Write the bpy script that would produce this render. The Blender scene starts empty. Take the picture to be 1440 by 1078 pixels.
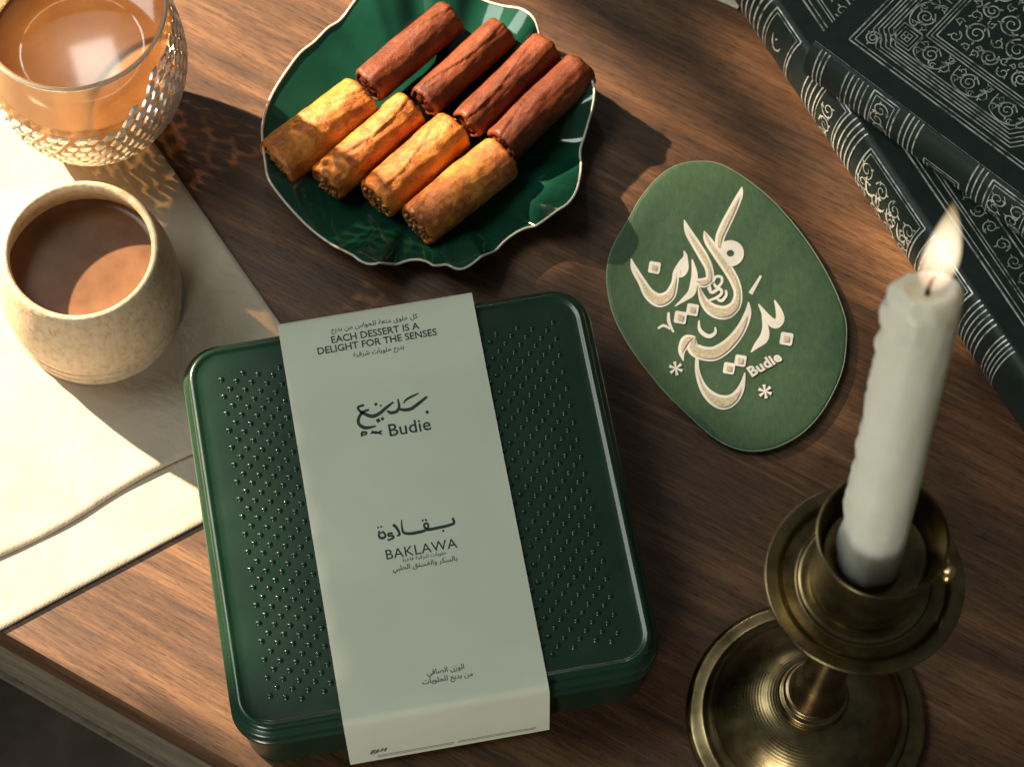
import bpy, bmesh, math, random
from mathutils import Vector, Matrix, noise
R = math.radians
sc = bpy.context.scene
COL = sc.collection
random.seed(7)

# ------------------------------------------------------------------ camera
TH, FPX, DIST = R(24), 3900.0, 1.40
cd = bpy.data.cameras.new('camera'); cam = bpy.data.objects.new('camera', cd); COL.objects.link(cam)
cam.location = (0, -DIST*math.sin(TH), DIST*math.cos(TH)); cam.rotation_euler = (TH, 0, 0)
cd.sensor_width = 36; cd.lens = FPX/1440*36; cd.clip_start = .05; cd.clip_end = 50
cd.dof.use_dof = True; cd.dof.focus_distance = 1.335; cd.dof.aperture_fstop = 14.0
sc.camera = cam

# ------------------------------------------------------------------ world, lamps, exposure
w = bpy.data.worlds.new('World'); sc.world = w; w.use_nodes = True
w.node_tree.nodes['Background'].inputs[0].default_value = (.80, .90, .86, 1)
w.node_tree.nodes['Background'].inputs[1].default_value = .075
LAZ, LEL = R(-36), R(30)                     # the way the warm light travels, and its height above the table
LD = Vector((math.cos(LAZ), math.sin(LAZ), 0))
TOL = Vector((-LD.x*math.cos(LEL), -LD.y*math.cos(LEL), math.sin(LEL)))
def lamp(name, kind, loc, target, power, color, **kw):
    l = bpy.data.lights.new(name, kind); l.energy = power; l.color = color
    for k, v in kw.items(): setattr(l, k, v)
    o = bpy.data.objects.new(name, l); COL.objects.link(o); o.location = loc
    o.rotation_euler = (Vector(target)-Vector(loc)).to_track_quat('-Z', 'Y').to_euler()
    return o
SPOT_D = 3.5
lamp('low_warm_lamp', 'SPOT', TOL*SPOT_D, (0, 0, 0), 2900, (1.0, .775, .54), spot_size=R(16), spot_blend=.1, shadow_soft_size=.032)
lamp('soft_overhead_lamp', 'AREA', (-1.0, .35, 1.55), (0, 0, 0), 11.5, (.94, 1.0, .93), size=.8)
lamp('front_fill_lamp', 'AREA', (-.55, -1.25, .26), (0, -.1, .03), 7.5, (1.0, .95, .84), size=.34)
lamp('back_glint_lamp', 'AREA', (-.25, 1.5, 1.35), (0, .1, 0), 1.6, (1.0, .97, .90), size=.12)
_d = Vector((-585, 451, -FPX)); _c, _s = math.cos(TH), math.sin(TH)
_d = Vector((_d.x, _c*_d.y-_s*_d.z, _s*_d.y+_c*_d.z)); TEA = cam.location+_d*((.072-cam.location.z)/_d.z)
_d.normalize(); lamp('tea_glint_lamp', 'AREA', TEA+Vector((_d.x, _d.y, -_d.z))*1.3, TEA, .10, (1.0, .96, .86), size=.042)  # added lamp, aimed so its reflection makes a glint on the tea
sc.view_settings.view_transform = 'Standard'; sc.view_settings.look = 'None'
sc.view_settings.exposure = 0; sc.view_settings.gamma = 1; sc.view_settings.use_curve_mapping = False
sc.cycles.use_denoising = True
sc.cycles.max_bounces = 8
sc.cycles.caustics_reflective = False; sc.cycles.caustics_refractive = False

# ------------------------------------------------------------------ helpers
def at(px, py, z=0.0):
    """The point at height z that shows at pixel (px, py) of the 1440 x 1078 photograph."""
    d = Vector((px-720, -(py-539), -FPX)); c, s = math.cos(TH), math.sin(TH)
    d = Vector((d.x, c*d.y-s*d.z, s*d.y+c*d.z))
    return cam.location + d*((z-cam.location.z)/d.z)

def mat(name, color, rough=.5, metal=0, **kw):
    m = bpy.data.materials.new(name); m.use_nodes = True
    p = m.node_tree.nodes['Principled BSDF']
    p.inputs['Base Color'].default_value = (*color, 1); p.inputs['Roughness'].default_value = rough; p.inputs['Metallic'].default_value = metal
    for k, v in kw.items(): p.inputs[k.replace('_', ' ')].default_value = v
    return m
def nd(m, t, **kw):
    n = m.node_tree.nodes.new(t)
    for k, v in kw.items(): setattr(n, k, v)
    return n
def ln(m, a, b): m.node_tree.links.new(a, b)
def ramp(m, fac, stops):
    r = nd(m, 'ShaderNodeValToRGB'); e = r.color_ramp.elements
    while len(e) < len(stops): e.new(.5)
    for i, (p, c) in enumerate(stops): e[i].position = p; e[i].color = (*c, 1)
    ln(m, fac, r.inputs[0]); return r.outputs[0]
def coords(m, scale=(1, 1, 1), rot=(0, 0, 0)):
    t = nd(m, 'ShaderNodeTexCoord'); mp = nd(m, 'ShaderNodeMapping')
    mp.inputs['Scale'].default_value = scale; mp.inputs['Rotation'].default_value = rot
    ln(m, t.outputs['Object'], mp.inputs[0]); return mp.outputs[0]
def noise_tex(m, vec, scale, detail=4, rough=.55, dist=0):
    n = nd(m, 'ShaderNodeTexNoise'); n.inputs['Scale'].default_value = scale; n.inputs['Detail'].default_value = detail
    n.inputs['Roughness'].default_value = rough; n.inputs['Distortion'].default_value = dist
    ln(m, vec, n.inputs['Vector']); return n.outputs['Fac']
def bump(m, h, strength, dist=.001, prev=None):
    b = nd(m, 'ShaderNodeBump'); b.inputs['Strength'].default_value = strength; b.inputs['Distance'].default_value = dist
    ln(m, h, b.inputs['Height'])
    if prev: ln(m, prev, b.inputs['Normal'])
    return b.outputs[0]
def P(m): return m.node_tree.nodes['Principled BSDF'].inputs
def mottled(name, stops, scale, rough=.5, metal=0, bscale=None, bstr=.2, bdist=.0005, detail=6, vs=(1, 1, 1), dist=0, rough_var=0, **kw):
    m = mat(name, stops[0][1], rough, metal, **kw); v = coords(m, vs)
    n = noise_tex(m, v, scale, detail, .6, dist); ln(m, ramp(m, n, stops), P(m)['Base Color'])
    if bscale: ln(m, bump(m, noise_tex(m, v, bscale, 5), bstr, bdist), P(m)['Normal'])
    if rough_var:
        mr = nd(m, 'ShaderNodeMapRange'); mr.inputs[3].default_value = rough-rough_var; mr.inputs[4].default_value = rough+rough_var
        ln(m, noise_tex(m, v, scale*1.7, 3), mr.inputs[0]); ln(m, mr.outputs[0], P(m)['Roughness'])
    return m

def obj(name, bm, m, parent=None, smooth=True, angle=None):
    me = bpy.data.meshes.new(name); bm.normal_update(); bm.to_mesh(me); bm.free()
    for k in (m if isinstance(m, (list, tuple)) else [m]): me.materials.append(k)
    if smooth:
        me.polygons.foreach_set('use_smooth', [True]*len(me.polygons))
        if angle: me.set_sharp_from_angle(angle=R(angle))
    o = bpy.data.objects.new(name, me); COL.objects.link(o)
    if parent is not None: attach(o, parent)
    return o
def attach(o, parent):
    o.parent = parent
    r = parent
    while r.parent: r = r.parent
    o.matrix_parent_inverse = Matrix.Translation(r.location).inverted() if r is parent else Matrix.Identity(4)
    if r is not parent and parent.type == 'MESH': o.matrix_parent_inverse = Matrix.Identity(4)
def tag(o, label, cat, group=None):
    o['label'] = label; o['category'] = cat
    if group: o['group'] = group
    return o
def thing(name, loc, label, cat, group=None):
    o = bpy.data.objects.new(name, None); o.empty_display_size = .02; COL.objects.link(o); o.location = loc
    return tag(o, label, cat, group)

def loft(bm, rings, closed=True, cap0=False, cap1=False, mi=0):
    vs = [[bm.verts.new(p) for p in r] for r in rings]; n = len(vs[0])
    for a, b in zip(vs, vs[1:]):
        for i in range(n if closed else n-1):
            j = (i+1) % n
            f = bm.faces.new((a[i], a[j], b[j], b[i])); f.material_index = mi
    if cap0: bm.faces.new(vs[0][::-1]).material_index = mi
    if cap1: bm.faces.new(vs[-1]).material_index = mi
    return vs
def lathe(bm, prof, c, n=96, cap0=False, cap1=False, axis=None, wob=None):
    q = Vector((0, 0, 1)).rotation_difference(axis) if axis is not None else None
    rings = []
    for r, z in prof:
        ring = []
        for i in range(n):
            a = 2*math.pi*i/n; v = Vector((r*math.cos(a), r*math.sin(a), z))
            if wob: v = wob(v, a)
            if q: v = q @ v
            ring.append(Vector(c)+v)
        rings.append(ring)
    return loft(bm, rings, True, cap0, cap1)
def fillet(pts, k=4, rad=.001):
    """Round the corners of an open (r, z) profile."""
    out = [pts[0]]
    for a, b, c in zip(pts, pts[1:], pts[2:]):
        A, B, Cc = Vector(a), Vector(b), Vector(c)
        d = min(rad, (A-B).length*.45, (Cc-B).length*.45)
        p, q = B+(A-B).normalized()*d, B+(Cc-B).normalized()*d
        for i in range(k+1):
            t = i/k; out.append(tuple(p*(1-t)**2+B*2*t*(1-t)+q*t*t))
    out.append(pts[-1]); return out
def crom(pts, k=8, closed=False):
    pts = [tuple(p) for p in pts]; n = len(pts); out = []
    g = (lambda i: pts[i % n]) if closed else (lambda i: pts[max(0, min(n-1, i))])
    for i in range(n if closed else n-1):
        p0, p1, p2, p3 = g(i-1), g(i), g(i+1), g(i+2)
        for s in range(k):
            t = s/k
            out.append(tuple(.5*(2*b+(c-a)*t+(2*a-5*b+4*c-d)*t*t+(-a+3*b-3*c+d)*t**3) for a, b, c, d in zip(p0, p1, p2, p3)))
    if not closed: out.append(pts[-1])
    return out
def ribbon(bm, pts, mp, k=7, closed=False, smooth=True, wscale=1.0):
    """A pen stroke: pts are (x, y, width); mp maps (x, y) on to the surface."""
    s = crom(pts, k, closed) if smooth else [tuple(p) for p in pts]; n = len(s); prev = None; first = None
    for i in range(n):
        a = s[(i-1) % n] if closed else s[max(0, i-1)]; b = s[(i+1) % n] if closed else s[min(n-1, i+1)]
        dx, dy = b[0]-a[0], b[1]-a[1]; l = math.hypot(dx, dy) or 1
        x, y, wd = s[i]; h = max(wd, 1e-5)*.5*wscale
        e = (bm.verts.new(mp(x-dy/l*h, y+dx/l*h)), bm.verts.new(mp(x+dy/l*h, y-dx/l*h)))
        if prev: bm.faces.new((prev[0], prev[1], e[1], e[0]))
        else: first = e
        prev = e
    if closed: bm.faces.new((prev[0], prev[1], first[1], first[0]))
def poly(bm, pts, mp): bm.faces.new([bm.verts.new(mp(*p)) for p in pts])
def box(bm, o, x, y, z, dx, dy, dz):
    """A block from corner o along the three unit directions x, y, z."""
    v = [bm.verts.new(o+x*(a*dx)+y*(b*dy)+z*(c*dz)) for c in (0, 1) for b in (0, 1) for a in (0, 1)]
    for f in ((0, 2, 3, 1), (4, 5, 7, 6), (0, 1, 5, 4), (1, 3, 7, 5), (3, 2, 6, 7), (2, 0, 4, 6)): bm.faces.new([v[i] for i in f])
def bevel(bm, w, seg=2, ang=35):
    ed = [e for e in bm.edges if len(e.link_faces) == 2 and e.calc_face_angle(0) > R(ang)]
    bmesh.ops.bevel(bm, geom=ed, offset=w, segments=seg, affect='EDGES', profile=.6)
def tube(bm, pts, r, n=8, closed=False, cap=True):
    rings = []; m = len(pts)
    for i in range(m):
        a = pts[(i-1) % m] if closed else pts[max(0, i-1)]; b = pts[(i+1) % m] if closed else pts[min(m-1, i+1)]
        t = (Vector(b)-Vector(a)).normalized(); up = Vector((0, 0, 1)) if abs(t.z) < .9 else Vector((1, 0, 0))
        u = t.cross(up).normalized(); v = u.cross(t); rr = r[i] if isinstance(r, list) else r
        rings.append([Vector(pts[i])+(u*math.cos(2*math.pi*j/n)+v*math.sin(2*math.pi*j/n))*rr for j in range(n)])
    if closed: rings.append(rings[0])
    vs = loft(bm, rings, True, cap and not closed, cap and not closed)
    if closed: bmesh.ops.remove_doubles(bm, verts=bm.verts, dist=1e-6)
def blob(bm, c, r, sx=1, sy=1, sz=1, n=10):
    m = Matrix.Translation(c) @ Matrix.Diagonal((sx, sy, sz, 1))
    bmesh.ops.create_uvsphere(bm, u_segments=n, v_segments=max(5, n//2+1), radius=r, matrix=m)
FORMS = {'ا': 'ﺍﺎﺍﺎ', 'ب': 'ﺏﺐﺑﺒ', 'ت': 'ﺕﺖﺗﺘ', 'ح': 'ﺡﺢﺣﺤ', 'د': 'ﺩﺪﺩﺪ', 'ر': 'ﺭﺮﺭﺮ', 'ز': 'ﺯﺰﺯﺰ', 'س': 'ﺱﺲﺳﺴ', 'ش': 'ﺵﺶﺷﺸ',
         'ص': 'ﺹﺺﺻﺼ', 'ط': 'ﻁﻂﻃﻄ', 'ع': 'ﻉﻊﻋﻌ', 'ف': 'ﻑﻒﻓﻔ', 'ق': 'ﻕﻖﻗﻘ', 'ك': 'ﻙﻚﻛﻜ', 'ل': 'ﻝﻞﻟﻠ', 'م': 'ﻡﻢﻣﻤ', 'ن': 'ﻥﻦﻧﻨ',
         'ه': 'ﻩﻪﻫﻬ', 'و': 'ﻭﻮﻭﻮ', 'ي': 'ﻱﻲﻳﻴ', 'خ': 'ﺥﺦﺧﺨ', 'ج': 'ﺝﺞﺟﺠ', 'ض': 'ﺽﺾﺿﻀ', 'ة': 'ﺓﺔﺓﺔ', 'ى': 'ﻯﻰﻯﻰ'}
def arabic(s):
    out = []
    for wd in s.split(' '):
        o = ''
        for i, ch in enumerate(wd):
            j0 = i > 0 and wd[i-1] not in 'ادرزوةى'; j1 = i < len(wd)-1 and ch not in 'ادرزوةى'
            o += FORMS[ch][(3 if j1 else 1) if j0 else (2 if j1 else 0)]
        out.append(o[::-1])
    return ' '.join(out[::-1])
def text_into(bm, s, mp, size, align='CENTER', weight=0, spacing=1.0):
    """Lettering as flat mesh; mp maps (x, y) in metres on the line of text to the surface."""
    c = bpy.data.curves.new('lettering', 'FONT'); c.body = s; c.size = size; c.align_x = align; c.offset = weight; c.space_character = spacing; c.resolution_u = 3
    o = bpy.data.objects.new('lettering', c); COL.objects.link(o); bpy.context.view_layer.update()
    me = bpy.data.meshes.new_from_object(o); bpy.data.objects.remove(o); bpy.data.curves.remove(c)
    vs = [bm.verts.new(mp(v.co.x, v.co.y)) for v in me.vertices]
    for p in me.polygons:
        try: bm.faces.new([vs[i] for i in p.vertices])
        except ValueError: pass
    bpy.data.meshes.remove(me)

# ------------------------------------------------------------------ table, floor, added gobo with openings
E0, E1 = at(0, 886), at(337, 1078)
ED = (E1-E0).normalized(); EN = Vector((-ED.y, ED.x, 0))           # along the table edge, into the table
GRAIN = math.atan2(ED.y, ED.x)
def wood(name, dark, mid, light, rough=.42):
    m = mat(name, mid, rough); v0 = coords(m, (1, 1, 1), (0, 0, -GRAIN))
    def st(s):
        mp = nd(m, 'ShaderNodeMapping'); mp.inputs['Scale'].default_value = s; ln(m, v0, mp.inputs[0]); return mp.outputs[0]
    big = noise_tex(m, st((2.2, 30, 30)), 1.0, 6, .65, 2.2)
    fine = noise_tex(m, st((34, 620, 620)), 1.0, 5, .7)
    pore = noise_tex(m, st((130, 1150, 1150)), 1.0, 2, .5)
    mx = nd(m, 'ShaderNodeMath', operation='MULTIPLY_ADD'); mx.inputs[1].default_value = .42
    ln(m, fine, mx.inputs[0]); 
    mb = nd(m, 'ShaderNodeMath', operation='MULTIPLY'); mb.inputs[1].default_value = .68; ln(m, big, mb.inputs[0]); ln(m, mb.outputs[0], mx.inputs[2])
    c = ramp(m, mx.outputs[0], [(.38, dark), (.54, mid), (.70, light)])
    pr = ramp(m, pore, [(.34, (.40, .38, .36)), (.44, (1, 1, 1))])
    mul = nd(m, 'ShaderNodeMix', data_type='RGBA', blend_type='MULTIPLY'); mul.inputs[0].default_value = .8
    ln(m, c, mul.inputs[6]); ln(m, pr, mul.inputs[7]); ln(m, mul.outputs[2], P(m)['Base Color'])
    ln(m, bump(m, pore, .35, .0004, bump(m, fine, .3, .0005)), P(m)['Normal'])
    rr = nd(m, 'ShaderNodeMapRange'); rr.inputs[3].default_value = rough-.08; rr.inputs[4].default_value = rough+.14
    ln(m, noise_tex(m, st((14, 30, 10)), 1, 4), rr.inputs[0]); ln(m, rr.outputs[0], P(m)['Roughness'])
    return m
M_WOOD = wood('dark_walnut', (.028, .014, .007), (.104, .049, .022), (.235, .115, .050))
M_SIDE = wood('walnut_side', (.075, .062, .046), (.15, .125, .09), (.22, .18, .13), .5)
tbl = thing('wooden_table', (E0.x, E0.y, -.74), 'dark walnut table with fine grain and a straight edge at lower left', 'table')
bm = bmesh.new(); box(bm, E0-ED*.9-Vector((0, 0, .032)), ED, EN, Vector((0, 0, 1)), 2.4, 1.25, .032); bevel(bm, .003, 4)
obj('tabletop', bm, M_WOOD, tbl, angle=40)
bm = bmesh.new(); box(bm, E0-ED*.88+EN*.004-Vector((0, 0, .108)), ED, EN, Vector((0, 0, 1)), 2.36, .022, .075); bevel(bm, .001, 2)
obj('apron', bm, M_SIDE, tbl, angle=40)
bm = bmesh.new(); box(bm, E0-ED*.88+EN*.0015-Vector((0, 0, .116)), ED, EN, Vector((0, 0, 1)), 2.36, .02, .007); bevel(bm, .003, 3)
obj('bead_moulding', bm, M_SIDE, tbl, angle=40)
for a, b in ((-.8, .06), (1.4, .06), (-.8, 1.15), (1.4, 1.15)):
    bm = bmesh.new(); box(bm, E0+ED*a+EN*b-Vector((0, 0, .74)), ED, EN, Vector((0, 0, 1)), .05, .05, .705); bevel(bm, .003)
    obj('leg', bm, M_SIDE, tbl, angle=40)
bm = bmesh.new(); box(bm, Vector((-4, -4, -.76)), Vector((1, 0, 0)), Vector((0, 1, 0)), Vector((0, 0, 1)), 8, 8, .02)
fl = obj('floor', bm, mottled('dull_floor', [(.35, (.04, .036, .028)), (.65, (.16, .13, .095))], 9, .8, bscale=40), smooth=False); fl['kind'] = 'structure'

# unseen gobo, added so its openings cut the low light into patches
def inside(p, q):
    r = False
    for (x1, y1), (x2, y2) in zip(q, q[1:]+q[:1]):
        if (y1 > p[1]) != (y2 > p[1]) and p[0] < (x2-x1)*(p[1]-y1)/(y2-y1)+x1: r = not r
    return r
LIT = [(1, [(-400, 60), (100, 100), (260, 215), (420, 440), (440, 470), (455, 640), (530, 1150), (330, 1045), (250, 985), (60, 945), (-400, 780)]),
       (3, [(440, 470), (515, 530), (560, 700), (618, 960), (655, 1180), (535, 1150), (455, 640)]),
       (1, [(-500, -300), (460, -300), (640, -80), (790, 20), (850, 60), (900, 200), (845, 300), (740, 345), (560, 385), (420, 440), (260, 215), (100, 100), (-400, 60)]),
       (2, [(850, 60), (960, 100), (1050, 215), (1000, 240), (890, 262), (900, 200)]),
       (2, [(1000, 25), (1060, 40), (1120, 100), (1180, 170), (1120, 235), (1080, 180)]),
       (1, [(1180, 170), (1250, 235), (1345, 430), (1270, 475), (1165, 300), (1120, 235)]),
       (4, [(900, 262), (1000, 215), (1110, 260), (1205, 440), (1190, 560), (1110, 640), (1000, 600), (900, 480), (860, 380)]),
       (3, [(1330, 560), (1400, 600), (1460, 690), (1440, 730), (1380, 640)])]      # (louvre pitch, opening)
LITW = [(k, [(lambda v: (v.x, v.y))(at(x, y)) for x, y in q]) for k, q in LIT]
WD, WU = .95, Vector((-LD.y, LD.x, 0))
CELL = .0022
bm = bmesh.new(); grid = {}
def gv(i, j):
    if (i, j) not in grid: grid[i, j] = bm.verts.new(-LD*WD+WU*(i*CELL)+Vector((0, 0, .002+j*CELL)))
    return grid[i, j]
lampp = TOL*SPOT_D
for i in range(-275, 275):
    for j in range(0, 465):
        c = -LD*WD+WU*((i+.5)*CELL)+Vector((0, 0, (j+.5)*CELL))
        d = c-lampp; g = lampp+d*(-lampp.z/d.z) if d.z < 0 else None
        if g is None or not any(j % k == 0 and inside((g.x, g.y), q) for k, q in LITW):
            bm.faces.new((gv(i, j), gv(i+1, j), gv(i+1, j+1), gv(i, j+1)))
bmesh.ops.solidify(bm, geom=bm.faces[:], thickness=.004)
wl = obj('gobo_panel', bm, mottled('dark_gobo', [(.4, (.07, .06, .05)), (.6, (.10, .085, .07))], 8, .9), smooth=False); wl['kind'] = 'structure'

# ------------------------------------------------------------------ linen cloth (two folded layers)
M_LINEN = mat('cream_linen', (.80, .74, .62), .85)
v = coords(M_LINEN, (1, 1, 1), (0, 0, .5)); wv = nd(M_LINEN, 'ShaderNodeTexWave'); wv.inputs['Scale'].default_value = 260; wv.inputs['Distortion'].default_value = 1.5; ln(M_LINEN, v, wv.inputs[0])
ln(M_LINEN, bump(M_LINEN, noise_tex(M_LINEN, v, 34, 5, .55, .4), .4, .0040, bump(M_LINEN, wv.outputs['Fac'], .10, .0003)), P(M_LINEN)['Normal'])
ln(M_LINEN, ramp(M_LINEN, noise_tex(M_LINEN, v, 18, 5), [(.3, (.48, .40, .30)), (.65, (.57, .49, .385))]), P(M_LINEN)['Base Color'])
CC, CX, CY = at(505, 617), (at(283, 735)-at(505, 617)).normalized(), (at(225, 215)-at(390, 452)).normalized()
def sheet(u0, u1, v0, v1, z0, th, wave, seed, nu=90, nv=110):
    """A soft slab: u runs from the hidden corner along the lower hem, v along the right hem."""
    bm = bmesh.new(); rings = []
    def pt(u, v, top):
        n1 = noise.noise(Vector((u*9+seed, v*9, seed))); n2 = noise.noise(Vector((u*30+seed, v*30, 3+seed)))
        edge = min(1, (v-v0)/.012) if v0 > -1 else 1
        du = wave*noise.noise(Vector((u*16, seed, 1)))*(1-min(1, (v-v0)/.05))
        z = z0+(th*(1-.35*max(0, 1-(v-v0)/.003)**2) if top else 0)+(abs(n1)*.0022+n2*.0006)*(1 if top else 0)*min(1, (v-v0)/.03)
        p = CC+CX*u+CY*(v+du); return Vector((p.x, p.y, z))
    top = [[bm.verts.new(pt(u0+(u1-u0)*i/nu, v0+(v1-v0)*(j/nv)**1.6, True)) for i in range(nu+1)] for j in range(nv+1)]
    bot = [[bm.verts.new(pt(u0+(u1-u0)*i/nu, v0+(v1-v0)*(j/nv)**1.6, False)) for i in range(nu+1)] for j in range(nv+1)]
    for j in range(nv):
        for i in range(nu):
            bm.faces.new((top[j][i], top[j+1][i], top[j+1][i+1], top[j][i+1])); bm.faces.new((bot[j][i], bot[j][i+1], bot[j+1][i+1], bot[j+1][i]))
    for i in range(nu):
        bm.faces.new((top[0][i], top[0][i+1], bot[0][i+1], bot[0][i])); bm.faces.new((top[nv][i+1], top[nv][i], bot[nv][i], bot[nv][i+1]))
    for j in range(nv):
        bm.faces.new((top[j+1][0], top[j][0], bot[j][0], bot[j+1][0])); bm.faces.new((top[j][nu], top[j+1][nu], bot[j+1][nu], bot[j][nu]))
    bmesh.ops.recalc_face_normals(bm, faces=bm.faces[:]); return bm
UL = (at(-30, 902)-CC).length
cl = thing('folded_cloth', (CC.x, CC.y, 0), 'cream linen cloth folded in two layers under the pot', 'cloth')
def off(px, py): d = at(px, py)-CC; return d.dot(CX), d.dot(CY)
obj('lower_layer', sheet(0, UL, -.0005, .46, .0004, .0022, .0012, 2), M_LINEN, cl)
fv = (off(0, 825)[1]+off(265, 655)[1])/2
obj('upper_layer', sheet(.0006, UL+.01, fv, .462, .0028, .0030, .0042, 5), M_LINEN, cl)
ZC = .0060

# ------------------------------------------------------------------ baklava tin with paper sleeve
HB = .055
BC = [at(x, y, HB) for x, y in ((245, 492), (811, 396), (940, 935), (341, 1037))]
bc = sum(BC, Vector())/4; bx = ((BC[1]-BC[0])+(BC[2]-BC[3])).normalized(); by = Vector((-bx.y, bx.x, 0))
HS = .1003                                                           # half the side
def bp(x, y, z): return Vector((bc.x, bc.y, 0))+bx*x+by*y+Vector((0, 0, z))
def rr(h, r, z, k=10):
    out = []
    for cx, cy, a0 in ((1, 1, 0), (-1, 1, 90), (-1, -1, 180), (1, -1, 270)):
        for i in range(k+1):
            a = R(a0+90*i/k); out.append(bp(cx*(h-r)+r*math.cos(a), cy*(h-r)+r*math.sin(a), z))
    return out
M_TIN = mottled('green_enamel', [(.35, (.0068, .034, .017)), (.7, (.0105, .045, .024))], 30, .30, rough_var=.08, Coat_Weight=.35, Coat_Roughness=.10, bscale=900, bstr=.06, bdist=.0002, Specular_IOR_Level=.5)
tin = thing('tin_box', (bc.x, bc.y, 0), 'square dark green tin box with embossed dots, wrapped in a pale paper sleeve', 'tin box')
Z0 = .0066                                                           # its left corner stands on the cloth
bm = bmesh.new()
loft(bm, [rr(HS-.004, .016, .0005), rr(HS-.0028, .017, .002), rr(HS-.0028, .017, HB-.024), rr(HS-.0012, .018, HB-.0225), rr(HS-.0012, .018, HB-.0205), rr(HS-.0028, .017, HB-.019), rr(HS-.0028, .017, HB-.0175)], cap0=True, cap1=True)
obj('body', bm, M_TIN, tin, angle=60)
bm = bmesh.new()
prof = [(-.0030, -.0172), (-.0004, -.0172), (.0006, -.0164), (.0008, -.0148), (.0004, -.0136), (-.0012, -.0128), (-.0012, -.0095), (-.0004, -.0086), (.0004, -.0074), (.0004, -.0060), (-.0006, -.0048), (-.0022, -.0042), (-.0026, -.0034), (-.0024, -.0024), (-.0028, -.0012), (-.0036, -.0004), (-.0046, -.0001), (-.0054, -.0002), (-.0062, -.0008), (-.0072, -.0010), (-.0100, -.00095)]
loft(bm, [rr(HS+a, max(.008, .0185+a*.9), HB+z) for a, z in prof], cap0=True, cap1=True)
def dot(x, y):
    c = bp(x, y, HB-.00095); n = 10; rings = []
    for r, z in ((.0015, 0), (.00128, .00045), (.0008, .00085), (.0002, .00102)):
        rings.append([c+bx*(r*math.cos(2*math.pi*i/n))+by*(r*math.sin(2*math.pi*i/n))+Vector((0, 0, z)) for i in range(n)])
    loft(bm, rings, cap1=True)
SW = .0480                                                           # sleeve half width
SX = -.0027
for i in range(-60, 60):
    for j in range(-40, 40):
        x, y = i*.00355, i*.00355+j*.0090
        if abs(x) < .0825 and -.0855 < y < .083 and not (abs(x-SX) < SW-.001): dot(x, y)
obj('lid', bm, M_TIN, tin, angle=50)
# sleeve: one strip of thick vellum bent over the front and back edges
M_VEL = mat('pale_vellum', (.60, .61, .50), .55, Specular_IOR_Level=.35)
v = coords(M_VEL); ln(M_VEL, ramp(M_VEL, noise_tex(M_VEL, v, 14, 3, .5), [(.3, (.66, .705, .57)), (.7, (.75, .785, .645))]), P(M_VEL)['Base Color'])
ln(M_VEL, bump(M_VEL, noise_tex(M_VEL, v, 22, 3), .25, .002), P(M_VEL)['Normal'])
SZ = HB+.0014
path = [(-HS-.0055, .004)]+[(-HS-.0048, .022), (-HS-.0034, SZ-.0075)]
for i in range(1, 7): a = i/7*math.pi/2; path.append((-HS-.0030+.0042*(1-math.cos(a)), SZ-.0052+.0052*math.sin(a)))
for i in range(0, 41):
    t = i/40; path.append((-HS+.0016+(2*HS-.0010)*t, SZ+.0022*max(0, t-.82)/.18))
for i in range(1, 7): a = i/7*math.pi/2; path.append((HS+.0006+.0030*math.sin(a), SZ+.0022-.005*(1-math.cos(a))))
path += [(HS+.0042, .03), (HS+.0046, .004)]
SKEW = (at(770, 1010, .01)-at(663, 413, HB+.003))
def sleeve_x(s, y): return SX+s
bm = bmesh.new(); rows = []
NS = 24
for y, z in path:
    rows.append([bm.verts.new(bp(sleeve_x(-SW+2*SW*i/NS, y), y, z)) for i in range(NS+1)])
for a, b in zip(rows, rows[1:]):
    for i in range(NS): bm.faces.new((a[i], a[i+1], b[i+1], b[i]))
bmesh.ops.recalc_face_normals(bm, faces=bm.faces[:]); bmesh.ops.solidify(bm, geom=bm.faces[:], thickness=.00045)
sl = obj('paper_sleeve', bm, M_VEL, tin, angle=60)
M_INK = mat('dark_green_ink', (.020, .040, .032), .6)
TZ = max(v.co.z for v in sl.data.vertices if abs((v.co-bc).dot(by)) < .03)+.00006
def px_sleeve(z=TZ):
    return lambda px, py: at(px, py, z)
def line_at(px, py, rot=0, z=TZ):
    o = at(px, py, z); ux = (bx*math.cos(rot)+by*math.sin(rot)); uy = (by*math.cos(rot)-bx*math.sin(rot))
    return lambda x, y: o+ux*x+uy*y
def rise(mp):                                                        # the sleeve lifts a little towards the back edge
    def f(x, y):
        p = mp(x, y); t = ((p-bc).dot(by)+HS-.0016)/(2*HS-.0010)
        return p+Vector((0, 0, .0022*max(0, t-.82)/.18))
    return f
bm = bmesh.new()
text_into(bm, arabic('كل حلوى متعة للحواس من بديع'), rise(line_at(527, 459)), .0034, weight=.00003)
text_into(bm, 'EACH DESSERT IS A', rise(line_at(528, 474)), .0050, weight=.00008)
text_into(bm, 'DELIGHT FOR THE SENSES', rise(line_at(531, 486)), .0050, weight=.00008)
text_into(bm, arabic('بديع حلويات شرقية'), rise(line_at(533, 497)), .0033, weight=.00003)
obj('slogan_text', bm, M_INK, sl, smooth=False)
bm = bmesh.new()
text_into(bm, 'Budie', line_at(577, 608.5), .0091, weight=.0001, spacing=1.02)
def zoomed(ox, oy, s, z=TZ): return lambda x, y: at(ox+x/s, oy+y/s, z)
LG = zoomed(470, 530, 6.545)
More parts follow.
